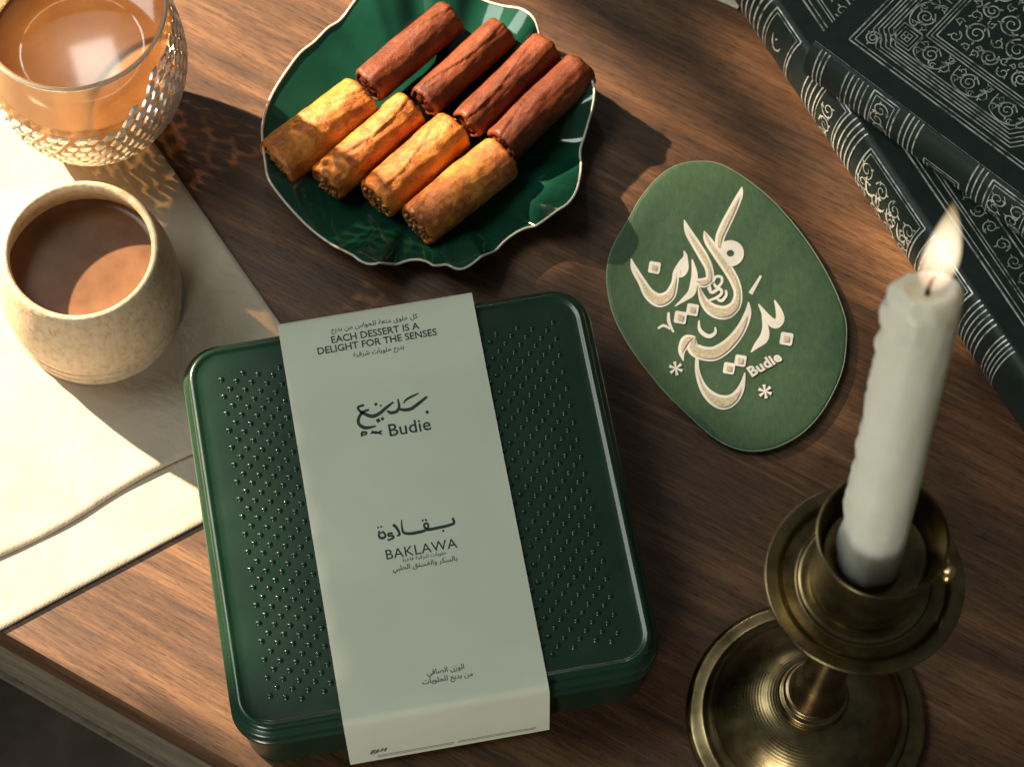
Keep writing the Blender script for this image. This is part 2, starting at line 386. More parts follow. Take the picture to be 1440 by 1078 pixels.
for st in ([(855, 180, 22), (780, 240, 30), (710, 290, 32), (650, 302, 30), (605, 296, 24)], [(585, 200, 14), (598, 270, 26), (575, 315, 30), (520, 328, 30), (488, 308, 14)],
           [(780, 148, 10), (710, 180, 22), (655, 215, 18), (640, 245, 10)], [(545, 230, 16), (480, 280, 28), (410, 338, 32), (345, 360, 34), (275, 335, 30), (230, 305, 24), (222, 275, 24), (275, 258, 20)],
           [(320, 300, 18), (260, 325, 28), (225, 380, 28), (230, 435, 30), (290, 466, 32), (385, 450, 12)],
           [(255, 548, 20), (258, 510, 22), (295, 508, 18), (290, 528, 16), (262, 530, 14)], [(335, 520, 12), (380, 505, 18), (440, 525, 14)], [(345, 495, 12), (385, 515, 18), (440, 492, 14)]):
    ribbon(bm, st, LG)
def dia(bm, x, y, r, mp, rot=.2): poly(bm, [(x+r*math.cos(rot+k*math.pi/2), y+r*math.sin(rot+k*math.pi/2)) for k in range(4)], mp)
for x, y, r in ((405, 400, 24), (444, 384, 20), (855, 322, 20), (383, 250, 18), (428, 262, 12)): dia(bm, x, y, r, LG)
obj('logo', bm, M_INK, sl, smooth=False)
bm = bmesh.new()
BG = zoomed(500, 710, 7.58)
for st in ([(1032, 135, 24), (1050, 185, 30), (1000, 212, 30), (880, 240, 32), (790, 258, 34), (760, 262, 30)], [(770, 250, 24), (735, 235, 24), (735, 200, 22), (765, 195, 22), (775, 230, 22), (740, 268, 30), (660, 290, 34), (580, 302, 32), (515, 292, 28), (495, 240, 20), (490, 155, 12)],
           [(400, 205, 32), (440, 245, 30), (470, 310, 26), (440, 325, 18)], [(395, 300, 20), (355, 300, 22), (350, 325, 22), (395, 325, 24), (400, 350, 24), (340, 372, 18)],
           [(250, 270, 18), (252, 335, 26), (290, 352, 26), (318, 325, 24), (295, 285, 20), (262, 300, 16)]): ribbon(bm, st, BG)
for x, y, r in ((715, 163, 15), (750, 157, 15), (935, 272, 15), (240, 238, 13), (272, 230, 13)): dia(bm, x, y, r, BG)
text_into(bm, 'BAKLAWA', line_at(593, 778), .0070, weight=.00003, spacing=1.05)
text_into(bm, arabic('حلويات شرقية فاخرة'), line_at(597, 784), .0026, weight=.00002, spacing=1.0)
text_into(bm, arabic('بالسكر والفستق الحلبي'), line_at(598, 795), .0034, weight=.00004)
obj('product_name', bm, M_INK, sl, smooth=False)
bm = bmesh.new()
text_into(bm, arabic('الوزن الصافي'), line_at(627, 944), .0034, weight=.00004)
text_into(bm, arabic('من بديع للحلويات'), line_at(630, 955.5), .0034, weight=.00004)
obj('weight_text', bm, M_INK, sl, smooth=False)
# on the front flap
yf, flap = -HS-.0062, None
def fl_mp(px, py):
    o = at(px, py, .02); s = (o-Vector((bc.x, bc.y, 0))).dot(bx)
    def f(x, y):
        zz = .0175+y; t = (zz-.004)/.018
        return bp(s+x, -HS-.0062+.0007*max(0, min(1.2, t)), zz)
    return f
bm = bmesh.new(); text_into(bm, arabic('بديع'), fl_mp(529, 1036), .0048, weight=.0002)
def rule(px0, px1, z, wd):
    f0, f1 = fl_mp(px0, 1030), fl_mp(px1, 1030)
    a, b = f0(0, z), f1(0, z); c, d = f1(0, z+wd), f0(0, z+wd); bm.faces.new([bm.verts.new(q) for q in (a, b, c, d)])
rule(525, 636, -.0075, .0007); rule(642, 756, -.0070, .0007)
obj('flap_printing', bm, M_INK, sl, smooth=False)

# ------------------------------------------------------------------ green coaster with calligraphy
M_FELT = mottled('green_leather', [(.3, (.040, .098, .046)), (.7, (.062, .135, .064))], 220, .62, bscale=700, bstr=.5, bdist=.0005, vs=(1.6, .8, 1))
CO = [(340, 40), (420, 48), (520, 105), (620, 190), (720, 310), (800, 440), (850, 560), (860, 640), (845, 760), (790, 880), (720, 965), (640, 1015), (560, 1037), (480, 1030), (400, 990), (320, 920), (220, 820), (120, 690), (60, 580), (35, 480), (35, 400), (55, 330), (110, 235), (150, 165), (210, 95), (270, 55)]
CZ = .0042
out = crom([(840+x/2.45, 210+y/2.45) for x, y in CO], 6, True)
ctr = sum((at(x, y, CZ) for x, y in out), Vector())/len(out)
co = thing('coaster', (ctr.x, ctr.y, 0), 'rounded green leather coaster with cream calligraphy beside the candlestick', 'coaster')
def ring(z, s, inset=0):
    r = []
    for x, y in out:
        p = at(x, y, CZ); d = Vector((p.x-ctr.x, p.y-ctr.y, 0)); r.append(Vector((ctr.x, ctr.y, z))+d*(1-inset/d.length))
    return r
bm = bmesh.new(); loft(bm, [ring(.0005, 1, .0010), ring(.0010, 1, .0003), ring(.0030, 1, 0), ring(.0037, 1, .0003), ring(.0041, 1, .0010), ring(.0042, 1, .0020), ring(.0042, 1, .012), ring(.0042, 1, .03)], cap0=True, cap1=True)
obj('pad', bm, M_FELT, co, angle=70)
bm = bmesh.new(); tube(bm, [p+Vector((0, 0, 0)) for p in ring(.0036, 1, .00015)], .00042, 6, True)
obj('edge_piping', bm, mat('pale_edge', (.22, .30, .20), .5), co)
M_CREAM = mottled('cream_print', [(.3, (.84, .83, .76)), (.7, (.90, .89, .83))], 400, .6)
M_GOLD = mottled('tan_print', [(.35, (.50, .42, .26)), (.6, (.72, .66, .50))], 900, .6)
ZA, ZB = (860, 250, 5.388), (860, 400, 5.143)
W1 = [[(988, 68, 6), (972, 130, 46), (920, 240, 66), (860, 360, 74), (822, 450, 70), (815, 530, 60)],
      [(702, 402, 6), (728, 470, 60), (800, 575, 74), (880, 690, 78), (935, 790, 72), (958, 880, 66), (935, 970, 84), (860, 1020, 104), (765, 1000, 96), (695, 925, 62), (655, 810, 10)],
      [(550, 318, 6), (580, 405, 54), (640, 505, 68), (700, 605, 72), (738, 690, 62), (742, 770, 66), (690, 795, 74), (640, 780, 40)],
      [(610, 618, 10), (628, 720, 44), (622, 800, 54), (606, 868, 58), (555, 915, 36), (480, 972, 6)],
      [(148, 612, 8), (172, 690, 48), (228, 785, 60), (285, 880, 86), (362, 928, 104), (440, 890, 88), (478, 800, 56), (490, 720, 50), (530, 650, 50), (560, 600, 34), (548, 552, 8)],
      [(565, 610, 26), (560, 690, 46), (520, 730, 50), (480, 690, 30)],
      [(1132, 742, 18), (1052, 878, 34)]]
W2 = [[(1178, 112, 8), (1208, 185, 44), (1218, 250, 66), (1185, 285, 66), (1130, 245, 56), (1062, 140, 8)],
      [(1090, 220, 10), (1112, 310, 46), (1102, 385, 68), (1055, 435, 46), (1008, 488, 8)],
      [(990, 125, 8), (985, 210, 52), (935, 325, 74), (850, 430, 90), (745, 498, 104), (645, 492, 100), (590, 450, 90), (600, 375, 14)],
      [(600, 378, 16), (545, 400, 74), (515, 455, 66), (508, 500, 40), (520, 552, 6)],
      [(620, 500, 22), (620, 620, 34), (660, 740, 56), (730, 820, 88), (812, 852, 104), (888, 820, 78), (940, 740, 46), (965, 635, 8)],
      [(412, 200, 16), (415, 270, 24), (448, 345, 14)], [(335, 318, 16), (378, 296, 20), (424, 322, 14)],
      [(632, 258, 10), (640, 330, 26), (700, 374, 30), (748, 350, 24), (750, 308, 10)]]
W3 = [[(770, 790, 20), (790, 750, 22), (830, 752, 22), (835, 790, 20), (800, 830, 22), (775, 800, 18)], [(730, 830, 16), (760, 868, 24), (815, 840, 24), (835, 870, 22), (800, 905, 22), (735, 930, 16)],
      [(865, 850, 14), (868, 890, 22), (835, 930, 24), (800, 920, 16)], [(740, 800, 14), (750, 850, 20)]]
bm = bmesh.new(); bg = bmesh.new(); zz = [CZ+.00008]
def mp_at(Z, dz=0):
    zz[0] += .000012; z = zz[0]+dz; return lambda x, y: at(Z[0]+x/Z[2], Z[1]+y/Z[2], z)
for Z, ws in ((ZA, W1), (ZB, W2), (ZA, W3)):
    for s in ws:
        ribbon(bm, s, mp_at(Z))
        if max(q[2] for q in s) > 70: ribbon(bg, [(x, y, max(1, wd-40) if wd > 55 else 1) for x, y, wd in s], mp_at(Z, .0009-.0005))
ribbon(bm, [(895+62*math.cos(a)*1.05+6, 572+62*math.sin(a), 74) for a in [k*math.pi/6 for k in range(12)]], mp_at(ZA), closed=True)
for x, y, r, Z in ((325, 680, 56, ZA), (850, 605, 52, ZB), (932, 550, 52, ZB), (1265, 392, 58, ZB), (498, 238, 56, ZB), (585, 182, 54, ZB)):
    mp = mp_at(Z); poly(bm, [(x+r*math.cos(.95+k*math.pi/2+f), y+r*math.sin(.95+k*math.pi/2+f)) for k in range(4) for f in (-.12, .12)], mp)
    mp = mp_at(Z, .0009-.0005); poly(bg, [(x+r*.5*math.cos(.95+k*math.pi/2), y+r*.5*math.sin(.95+k*math.pi/2)) for k in range(4)], mp)
for x, y in ((465, 606), (1110, 772)):
    for a in (0, 60, 120):
        c, s = math.cos(R(a+80))*50, math.sin(R(a+80))*50; ribbon(bm, [(x-c, y-s, 24), (x, y, 10), (x+c, y+s, 24)], mp_at(ZB))
o = at(860+1012/5.143, 400+668/5.143, CZ+.0006); e = at(860+1290/5.143, 400+512/5.143, CZ+.0006); ux = (e-o).normalized(); uy = Vector((-ux.y, ux.x, 0))
text_into(bm, 'Budie', lambda x, y: o+ux*x+uy*y, .0078, 'LEFT', .0003, 1.06)
obj('calligraphy', bm, M_CREAM, co, smooth=False); obj('calligraphy_fill', bg, M_GOLD, co, smooth=False)

# ------------------------------------------------------------------ scalloped plate
PZ = .019
PR = [(80, 520), (84, 460), (98, 400), (125, 335), (165, 265), (215, 195), (270, 140), (320, 92), (372, 55), (430, 5), (500, -45), (580, -62), (660, -60), (740, -72), (820, -62), (890, -25), (985, 12), (1060, 42), (1110, 80), (1140, 128), (1185, 175), (1228, 218), (1275, 265), (1318, 330), (1328, 400), (1312, 470), (1292, 545), (1290, 610), (1278, 680), (1258, 745), (1215, 800), (1150, 830), (1080, 852), (1010, 895), (950, 948), (890, 1000), (825, 1030), (760, 1010), (700, 980), (640, 975), (580, 988), (510, 1015), (450, 1000), (390, 952), (320, 905), (240, 840), (160, 760), (110, 695), (92, 620)]
prim = crom([(340+x/2.694, y/2.694) for x, y in PR], 5, True)
pc = at(601, 185, PZ); pc.z = 0
pw = [at(x, y, PZ)-pc for x, y in prim]
nP = len(pw)
pr_s = [math.hypot(v.x, v.y) for v in pw]; mean = sum(pr_s)/nP
_sm = [sum(pr_s[(i+k) % nP] for k in range(-22, 23))/45 for i in range(nP)]; pr_s = [m_+(r_-m_)*1.3 for r_, m_ in zip(pr_s, _sm)]
def wavez(i): return max(-.0065, min(.0065, (pr_s[i]-sum(pr_s[(i+k) % nP] for k in range(-22, 23))/45)*1.7))
pt = thing('plate', (pc.x, pc.y, 0), 'glossy green scalloped plate with thin cream rim holding pastry rolls', 'plate')
M_GLAZE = mottled('green_glaze', [(.3, (.004, .040, .024)), (.7, (.010, .070, .042))], 25, .10, bscale=60, bstr=.12, bdist=.001, Coat_Weight=.6, Coat_Roughness=.04)
def prow(t, z, wv, dz=0):
    out = []
    for i, v in enumerate(pw):
        a = math.atan2(v.y, v.x); rad = pr_s[i]*wv+mean*(1-wv); out.append(pc+Vector((math.cos(a)*rad*t, math.sin(a)*rad*t, z+wv*wavez(i))))
    return out
bm = bmesh.new()
loft(bm, [prow(.02, .0052, 0), prow(.3, .0050, 0), prow(.52, .0048, 0), prow(.60, .0052, .1), prow(.68, .0072, .3), prow(.80, .0118, .6), prow(.92, .0160, .9), prow(.985, .0186, 1), prow(1, .0190, 1), prow(1.0, .0178, 1), prow(.97, .0160, 1), prow(.85, .0110, .7), prow(.68, .0048, .3), prow(.60, .0030, .1), prow(.57, .0012, 0), prow(.52, .0012, 0), prow(.50, .0026, 0), prow(.02, .0026, 0)], cap0=True, cap1=True)
obj('dish', bm, M_GLAZE, pt, angle=80)
bm = bmesh.new(); tube(bm, prow(.999, .0190, 1), .00066, 8, True)
obj('rim', bm, mottled('cream_rim', [(.35, (.62, .58, .44)), (.6, (.80, .77, .66))], 90, .22, Coat_Weight=.4), pt)

# ------------------------------------------------------------------ pastry rolls
def pastry(name, stops, rough, coat, bs):
    m = mat(name, stops[0][1], rough, Coat_Weight=coat, Coat_Roughness=.25); v = coords(m)
    a = noise_tex(m, v, 210, 8, .75, 1.2); b = noise_tex(m, v, 48, 4, .6)
    mx = nd(m, 'ShaderNodeMath', operation='MULTIPLY_ADD'); mx.inputs[1].default_value = .5; ln(m, a, mx.inputs[0])
    h = nd(m, 'ShaderNodeMath', operation='MULTIPLY'); h.inputs[1].default_value = .5; ln(m, b, h.inputs[0]); ln(m, h.outputs[0], mx.inputs[2])
    ln(m, ramp(m, mx.outputs[0], stops), P(m)['Base Color'])
    ln(m, bump(m, noise_tex(m, v, 1100, 4, .7), bs, .0006, bump(m, a, bs*.7, .0012)), P(m)['Normal']); return m
M_GOLDP = pastry('golden_pastry', [(.36, (.14, .030, .004)), (.45, (.42, .110, .010)), (.54, (.66, .235, .026)), (.67, (.78, .40, .085))], .38, .35, .7)
M_DARKP = pastry('brown_pastry', [(.36, (.045, .008, .002)), (.48, (.130, .026, .005)), (.64, (.220, .050, .011))], .5, .08, .5); P(M_DARKP)['Specular IOR Level'].default_value = .28
M_NUTS = mottled('chopped_nuts', [(.36, (.05, .016, .006)), (.5, (.30, .115, .03)), (.62, (.50, .28, .10))], 520, .6, bscale=600, bstr=.9, bdist=.0015)
def roll(a, b, width, m, seed, label, group, zlift=0, nutty=True):
    k = 2.694
    A, B = at(340+a[0]/k, a[1]/k, .0178+zlift), at(340+b[0]/k, b[1]/k, .0178+zlift); L = (B-A).length; d = (B-A).normalized()
    rad = width/k/2*.000352*1.14; sd = d.cross(Vector((0, 0, 1))).normalized(); up = sd.cross(d)
    mid = (A+B)/2; th = thing('pastry_roll', (mid.x, mid.y, mid.z-rad), label, 'pastry', group)
    n, m_ = 96, 72; bm = bmesh.new(); rings = []
    def rr_(t, i):
        an = 2*math.pi*i/n
        q = 1+.07*noise.noise(Vector((math.cos(an)*1.2, math.sin(an)*1.2, t*2.2+seed*7)))+.035*noise.noise(Vector((math.cos(an)*4, math.sin(an)*4, t*9+seed)))
        q += .008*noise.noise(Vector((math.cos(an)*7, math.sin(an)*7, t*12+seed)))+.004*noise.noise(Vector((math.cos(an)*22, math.sin(an)*22, t*30+seed)))
        q += .055*max(0, 1-((an-1.9-.5*math.sin(t*3+seed)) % (2*math.pi))/.9)   # the last turn of the sheet laps over the one below
        sq = 1-.10*max(0, -math.sin(an))-.05*max(0, math.sin(an))
        return rad*q*sq, an
    for j in range(m_+1):
        t = j/m_; e = min(t, 1-t)*L
        f = 1-.10*max(0, 1-e/.0022)**2
        row = []
        for i in range(n):
            r_, an = rr_(t, i); ends = .0012*noise.noise(Vector((math.cos(an)*2, math.sin(an)*2, seed+(9 if t > .5 else 0))))*max(0, 1-e/.008)
            row.append(A+d*(t*L+ends)+sd*(r_*f*math.cos(an)*1.03)+up*(r_*f*math.sin(an)))
        rings.append(row)
    def shrink(row, s, push):
        c = sum(row, Vector())/n; return [c+(p-c)*s+d*push for p in row]
    front = [shrink(rings[0], .9, -.0003), shrink(rings[0], .80, .0004), shrink(rings[0], .74, .0030)]
    back = [shrink(rings[-1], .9, .0003), shrink(rings[-1], .80, -.0004), shrink(rings[-1], .74, -.0030)]
    loft(bm, front[::-1]+rings+back, cap0=True, cap1=True)
    obj('wrapper', bm, m, th)
    for sgn, row in ((1, rings[0]), (-1, rings[-1])):
        bm = bmesh.new(); c = sum(row, Vector())/n; rs = []
        for s, p in ((.76, .0016), (.70, .0004), (.5, -.0002), (.25, .0001)):
            rs.append([c+(q-c)*s*(1+.06*noise.noise(q*900))+d*sgn*(p+.0011*noise.noise((c+(q-c)*s)*520)) for q in row])
        loft(bm, rs, cap1=True)
        if nutty:
            for _ in range(26):
                an, rr2 = random.random()*6.28, rad*.66*math.sqrt(random.random())
                blob(bm, c+sd*(rr2*math.cos(an))+up*(rr2*math.sin(an))-d*sgn*.0003, random.uniform(.0009, .0017), 1, .8, .9, 6)
        bmesh.ops.recalc_face_normals(bm, faces=bm.faces[:]); obj('filling', bm, M_NUTS if nutty else M_DARKP, th)
    return th
G = 'golden pastry rolls in the front row'; D_ = 'brown pastry rolls in the back row'
roll((128, 622), (462, 372), 182, M_GOLDP, 1.3, 'golden pastry roll overlapping the left rim of the plate, widest of its row', G)
roll((318, 700), (638, 412), 150, M_GOLDP, 2.7, 'golden pastry roll second from the left in the front row', G)
roll((508, 760), (808, 492), 162, M_GOLDP, 4.1, 'golden pastry roll third from the left in the front row', G)
roll((664, 858), (990, 596), 166, M_GOLDP, 5.9, 'golden pastry roll at right end of front row, nearest the tin box', G)
roll((478, 332), (796, 62), 136, M_DARKP, 7.2, 'dark brown pastry roll at the left end of the back row', D_, .003, False)
roll((688, 392), (990, 118), 128, M_DARKP, 8.8, 'dark brown pastry roll second from the left in the back row', D_, .003, False)
roll((850, 476), (1160, 176), 126, M_DARKP, 10.4, 'dark brown pastry roll third from the left in the back row', D_, .003, False)
roll((985, 556), (1290, 262), 142, M_DARKP, 12.1, 'dark brown pastry roll resting across the right rim of the plate', D_, .004, False)

# ------------------------------------------------------------------ round pot with coffee
pp = at(112, 350, .075); pb = Vector((pp.x, pp.y, ZC-.0005))
pot = thing('round_pot', pb, 'round speckled cream pot with grooved foot, filled with brown coffee, standing on cloth', 'pot')
M_POT = mottled('speckled_stoneware', [(.28, (.40, .28, .15)), (.46, (.56, .43, .27)), (.66, (.63, .51, .35))], 300, .48, bscale=420, bstr=.4, bdist=.0008, vs=(1, 1, .6))
H = .0690
prof = [(.0, .0), (.0400, .0), (.0416, .0010), (.0424, .0030), (.0423, .0060), (.0410, .0070), (.0423, .0080), (.0432, .0104), (.0433, .0136), (.0419, .0148), (.0434, .0160), (.0444, .0225), (.0447, .0305), (.0444, .0385), (.0436, .0460), (.0423, .0530), (.0407, .0595), (.0396, .0640), (.0388, .0668), (.0377, .0686), (.0364, .0690), (.0351, .0683), (.0344, .0668), (.0346, .0650), (.0362, .0590), (.0385, .0510), (.0398, .0430), (.0400, .0340), (.0390, .0240), (.0360, .0150), (.0, .0130)]
prof = crom(fillet(prof, 2, .0005), 2)
bm = bmesh.new(); lathe(bm, [(max(r, .00005), z) for r, z in prof], pb, 128); obj('vessel', bm, M_POT, pot, angle=50)
bm = bmesh.new(); lathe(bm, [(.0001, .0), (.02, 0), (.034, 0), (.0386, .0), (.0394, .0012)], pb+Vector((0, 0, .0470)), 96)
obj('coffee', bm, mottled('milky_coffee', [(.35, (.135, .066, .032)), (.65, (.21, .105, .052))], 40, .26, detail=3), pot)

# ------------------------------------------------------------------ tea glass in a silver net
gb = at(143, 168, 0); gb.z = ZC-.0004
gl = thing('tea_glass', gb, 'amber tea glass wrapped in a silver net pattern, standing behind the round pot', 'glass')
GP = crom([(.0270, .0015), (.0300, .004), (.0385, .016), (.0460, .032), (.0500, .049), (.0505, .064), (.0490, .080), (.0474, .093), (.0468, .104)], 5)
def grad(z):
    for (r0, z0), (r1, z1) in zip(GP, GP[1:]):
        if z0 <= z <= z1: return r0+(r1-r0)*(z-z0)/(z1-z0)
    return GP[-1][0] if z > GP[-1][1] else GP[0][0]
M_AMB = mottled('amber_glass', [(.3, (.66, .40, .19)), (.7, (.82, .56, .31))], 40, .10, Transmission_Weight=.55, IOR=1.45)
bm = bmesh.new(); inner = [(r-.0022, z+.001) for r, z in GP[::-1]]
lathe(bm, [(.0001, 0), (.024, 0)]+GP+[(.0463, .1048), (.0452, .1046)]+inner[:-3]+[(.0001, .006)], gb, 96); obj('bowl', bm, M_AMB, gl, angle=60)
bm = bmesh.new(); lathe(bm, [(.0001, .0), (.03, 0), (grad(.066)-.0034, .0), (grad(.066)-.0026, .0010)], gb+Vector((0, 0, .066)), 96)
obj('tea', bm, mottled('amber_tea', [(.3, (.20, .088, .032)), (.7, (.34, .17, .070))], 22, .12, Coat_Weight=.5), gl)
_t = nd(M_AMB, 'ShaderNodeBsdfTransparent'); _t.inputs[0].default_value = (1, .90, .74, 1); _m = nd(M_AMB, 'ShaderNodeMixShader'); _m.inputs[0].default_value = .42
ln(M_AMB, _t.outputs[0], _m.inputs[1]); ln(M_AMB, M_AMB.node_tree.nodes['Principled BSDF'].outputs[0], _m.inputs[2]); ln(M_AMB, _m.outputs[0], M_AMB.node_tree.nodes['Material Output'].inputs[0])
M_NET = mottled('silver_net', [(.3, (.80, .77, .70)), (.7, (.90, .88, .82))], 300, .28, .35, bscale=400, bstr=.3)
bm = bmesh.new(); rows_ = 13; na = 44
for j in range(rows_):
    zc = .0080+j*.0067
    for i in range(na):
        if j > 8 and math.cos(2*math.pi*i/na+.25) < .45+.12*(j-9): continue
        a0 = 2*math.pi*(i+.5*(j % 2)+.15*j)/na+random.uniform(-.02, .02); hw = math.pi/na*random.uniform(.74, .86); hh = .0029*random.uniform(.85, 1.05); sk = .55*hw
        pts = [(-1, -.55), (-.55, -1), (.75, -1), (1, -.45), (1, .55), (.55, 1), (-.75, 1), (-1, .45)]
        outer, top = [], []
        for u, v_ in pts:
            for lst, s, lift in ((outer, 1, .0000), (top, .72, .0011)):
                z = zc+hh*v_*s; a = a0+hw*u*s+sk*v_*s; r = grad(z)+lift+.0001; lst.append(bm.verts.new(gb+Vector((math.cos(a)*r, math.sin(a)*r, z))))
        for q in range(8): bm.faces.new((outer[q], outer[(q+1) % 8], top[(q+1) % 8], top[q]))
        bm.faces.new(top)
obj('silver_net', bm, M_NET, gl, angle=30)
bm = bmesh.new(); tube(bm, [gb+Vector((.0463*math.cos(a), .0463*math.sin(a), .1048)) for a in [2*math.pi*k/96 for k in range(96)]], .0011, 8, True)
obj('rim', bm, mat('pale_glass_rim', (.80, .70, .55), .08, Transmission_Weight=.5), gl)

# ------------------------------------------------------------------ brass candlestick
cb = at(1132, 1010, 0); cb.z = 0
M_BRASS = mat('aged_brass', (.30, .215, .105), .27, 1.0)
v = coords(M_BRASS); n = noise_tex(M_BRASS, v, 70, 5)
ln(M_BRASS, ramp(M_BRASS, n, [(.3, (.13, .098, .048)), (.55, (.26, .198, .10)), (.75, (.39, .30, .155))]), P(M_BRASS)['Base Color'])
mr = nd(M_BRASS, 'ShaderNodeMapRange'); mr.inputs[3].default_value = .20; mr.inputs[4].default_value = .40; ln(M_BRASS, noise_tex(M_BRASS, v, 160, 4), mr.inputs[0]); ln(M_BRASS, mr.outputs[0], P(M_BRASS)['Roughness'])
cs = thing('candlestick', cb, 'tall aged brass candlestick with domed foot, wide drip pan and open cup', 'candlestick')
def turned(prof, rad=.001): return fillet(prof, 4, rad)
dome = [(.0445, .0122)]+[(.0445-.028*t, .0122+.024*math.sin(t*math.pi/2)**.85) for t in [k/150 for k in range(1, 151)]]
dome = [(r, z+.000020*math.sin(r*2*math.pi/.0013)*(1+noise.noise(Vector((r*300, 0, 0))))) for r, z in dome]   # fine turning marks
prof = turned([(.0001, .0005), (.054, .0005), (.0572, .0018), (.0575, .0042), (.0555, .0062), (.0520, .0068), (.0490, .0074), (.0478, .0100), (.0462, .0112)], .001)+dome+turned([(.0165, .0362), (.0158, .0375), (.0168, .0392), (.0160, .0412), (.0138, .0416), (.0136, .0432), (.0146, .0446), (.0136, .0464), (.0112, .0470)], .0006)
bm = bmesh.new(); lathe(bm, prof, cb, 128); obj('foot', bm, M_BRASS, cs, angle=50)
tilt = Vector((.030, 0, 1)).normalized()
prof = turned([(.0138, .0455), (.0130, .0490), (.0112, .058), (.0098, .075), (.0092, .100), (.0096, .112), (.0115, .118), (.0120, .123), (.0085, .128), (.0072, .140), (.0076, .165), (.0100, .180), (.0150, .1865)], .003)
bm = bmesh.new(); lathe(bm, prof, cb, 64, axis=tilt); obj('stem', bm, M_BRASS, cs, angle=50)
prof = turned([(.0150, .1865), (.0300, .1885), (.0420, .1935), (.0428, .1950), (.0424, .1966), (.0370, .1962), (.0358, .1952), (.0345, .1938), (.0290, .1932), (.0282, .1945), (.0270, .1950), (.0001, .1950)], .0007)
bm = bmesh.new(); lathe(bm, [(r*.98, z) for r, z in prof], cb, 128, axis=tilt); obj('drip_pan', bm, M_BRASS, cs, angle=50)
prof = turned([(.0225, .1950), (.0262, .1960), (.0272, .2000), (.0268, .2100), (.0276, .2250), (.0296, .2400), (.0309, .2452), (.0313, .2460), (.0306, .2464), (.0298, .2452), (.0284, .2400), (.0268, .2330), (.0260, .2280), (.0245, .2240), (.0001, .2235)], .0008)
bm = bmesh.new(); lathe(bm, [(r*.86, z) for r, z in prof], cb, 128, axis=tilt); obj('cup', bm, M_BRASS, cs, angle=50)
sp = at(1322, 813, .243); d = Vector((sp.x-cb.x, sp.y-cb.y, 0)).normalized()
bm = bmesh.new(); s0 = cb+tilt*.0+Vector((.0073, 0, 0))+d*.0256+Vector((0, 0, .2425)); tube(bm, [s0, s0+d*.0022, s0+d*.0040, s0+d*.0060, s0+d*.0072], [.0020, .0024, .0042, .0036, .0012], 14)
obj('thumb_screw', bm, mat('bright_brass', (.75, .52, .24), .22, 1.0), cs)

# ------------------------------------------------------------------ candle
c0 = at(1222, 792, .2238); c1 = at(1306, 404, .372); ca = (c1-c0); CL = ca.length; ca.normalize()
cn = thing('candle', c0, 'half burned white candle with small flame and wax drips standing in brass cup', 'candle')
M_WAX = mat('white_wax', (.74, .73, .64), .42, Subsurface_Weight=.8, Subsurface_Radius=(1.0, .85, .6), Subsurface_Scale=.022)
v = coords(M_WAX); ln(M_WAX, bump(M_WAX, noise_tex(M_WAX, v, 160, 4), .22, .0010), P(M_WAX)['Normal'])
ln(M_WAX, ramp(M_WAX, noise_tex(M_WAX, v, 30, 4), [(.3, (.78, .745, .60)), (.7, (.86, .83, .70))]), P(M_WAX)['Base Color'])
q = Vector((0, 0, 1)).rotation_difference(ca); su, sv = q @ Vector((1, 0, 0)), q @ Vector((0, 1, 0))
CR = .0131
bm = bmesh.new(); rings = []; n = 72; m_ = 70
def lip(a): return .0024*math.sin(a+2.4)+.0012*noise.noise(Vector((math.cos(a)*2, math.sin(a)*2, 4)))
for j in range(m_+1):
    t = j/m_; row = []
    for i in range(n):
        a = 2*math.pi*i/n; r_ = CR*(.985+.045*t)+.0005*noise.noise(Vector((math.cos(a)*2, math.sin(a)*2, t*9)))
        r_ += .0022*max(0, math.cos(a-2.75))**8*(.6+.9*noise.noise(Vector((t*22, a*2, 1))))   # run-down wax on the left side
        if t > .95: r_ -= .0030*((t-.95)/.05)**2.5
        if t > .86: r_ += .0009*noise.noise(Vector((math.cos(a)*3, math.sin(a)*3, t*26)))
        row.append(c0+ca*(CL*t+lip(a)*max(0, t-.9)/.1)+su*(r_*math.cos(a))+sv*(r_*math.sin(a)))
    rings.append(row)
for s, dz in ((.68, .0004), (.60, -.0010), (.5, -.0026), (.3, -.0034), (.06, -.0036)):
    rings.append([c0+ca*(CL+lip(2*math.pi*i/n)*s+dz)+su*(CR*s*math.cos(2*math.pi*i/n))+sv*(CR*s*math.sin(2*math.pi*i/n)) for i in range(n)])
loft(bm, rings, cap0=True, cap1=True); obj('wax_stick', bm, M_WAX, cn)
for t, a, r_, ln_ in ((.93, 2.85, .0022, 2.6), (.80, 2.95, .0018, 2.2), (.68, 2.75, .0024, 1.8), (.52, 2.95, .0016, 1.6), (.40, 2.8, .0017, 2.4), (.20, 2.75, .0022, 1.3)):
    bm = bmesh.new(); bmesh.ops.create_uvsphere(bm, u_segments=14, v_segments=9, radius=r_, matrix=Matrix.Translation(c0+ca*(CL*t)+(su*math.cos(a)+sv*math.sin(a))*(CR*1.0)) @ q.to_matrix().to_4x4() @ Matrix.Diagonal((.8, .8, ln_, 1)))
    obj('wax_drip', bm, M_WAX, cn)
top = c0+ca*(CL-.0045)
bm = bmesh.new(); tube(bm, [top, top+ca*.004, top+ca*.008+su*.0006, top+ca*.0105+su*.0016], [.0011, .0010, .0009, .0006], 8); obj('wick', bm, mat('burnt_wick', (.02, .014, .01), .9), cn)
M_FL = bpy.data.materials.new('flame_glow'); M_FL.use_nodes = True; nt = M_FL.node_tree; nt.nodes.clear()
oo = nd(M_FL, 'ShaderNodeOutputMaterial'); em = nd(M_FL, 'ShaderNodeEmission')
tc = nd(M_FL, 'ShaderNodeTexCoord'); sx = nd(M_FL, 'ShaderNodeSeparateXYZ'); ln(M_FL, tc.outputs['Generated'], sx.inputs[0])
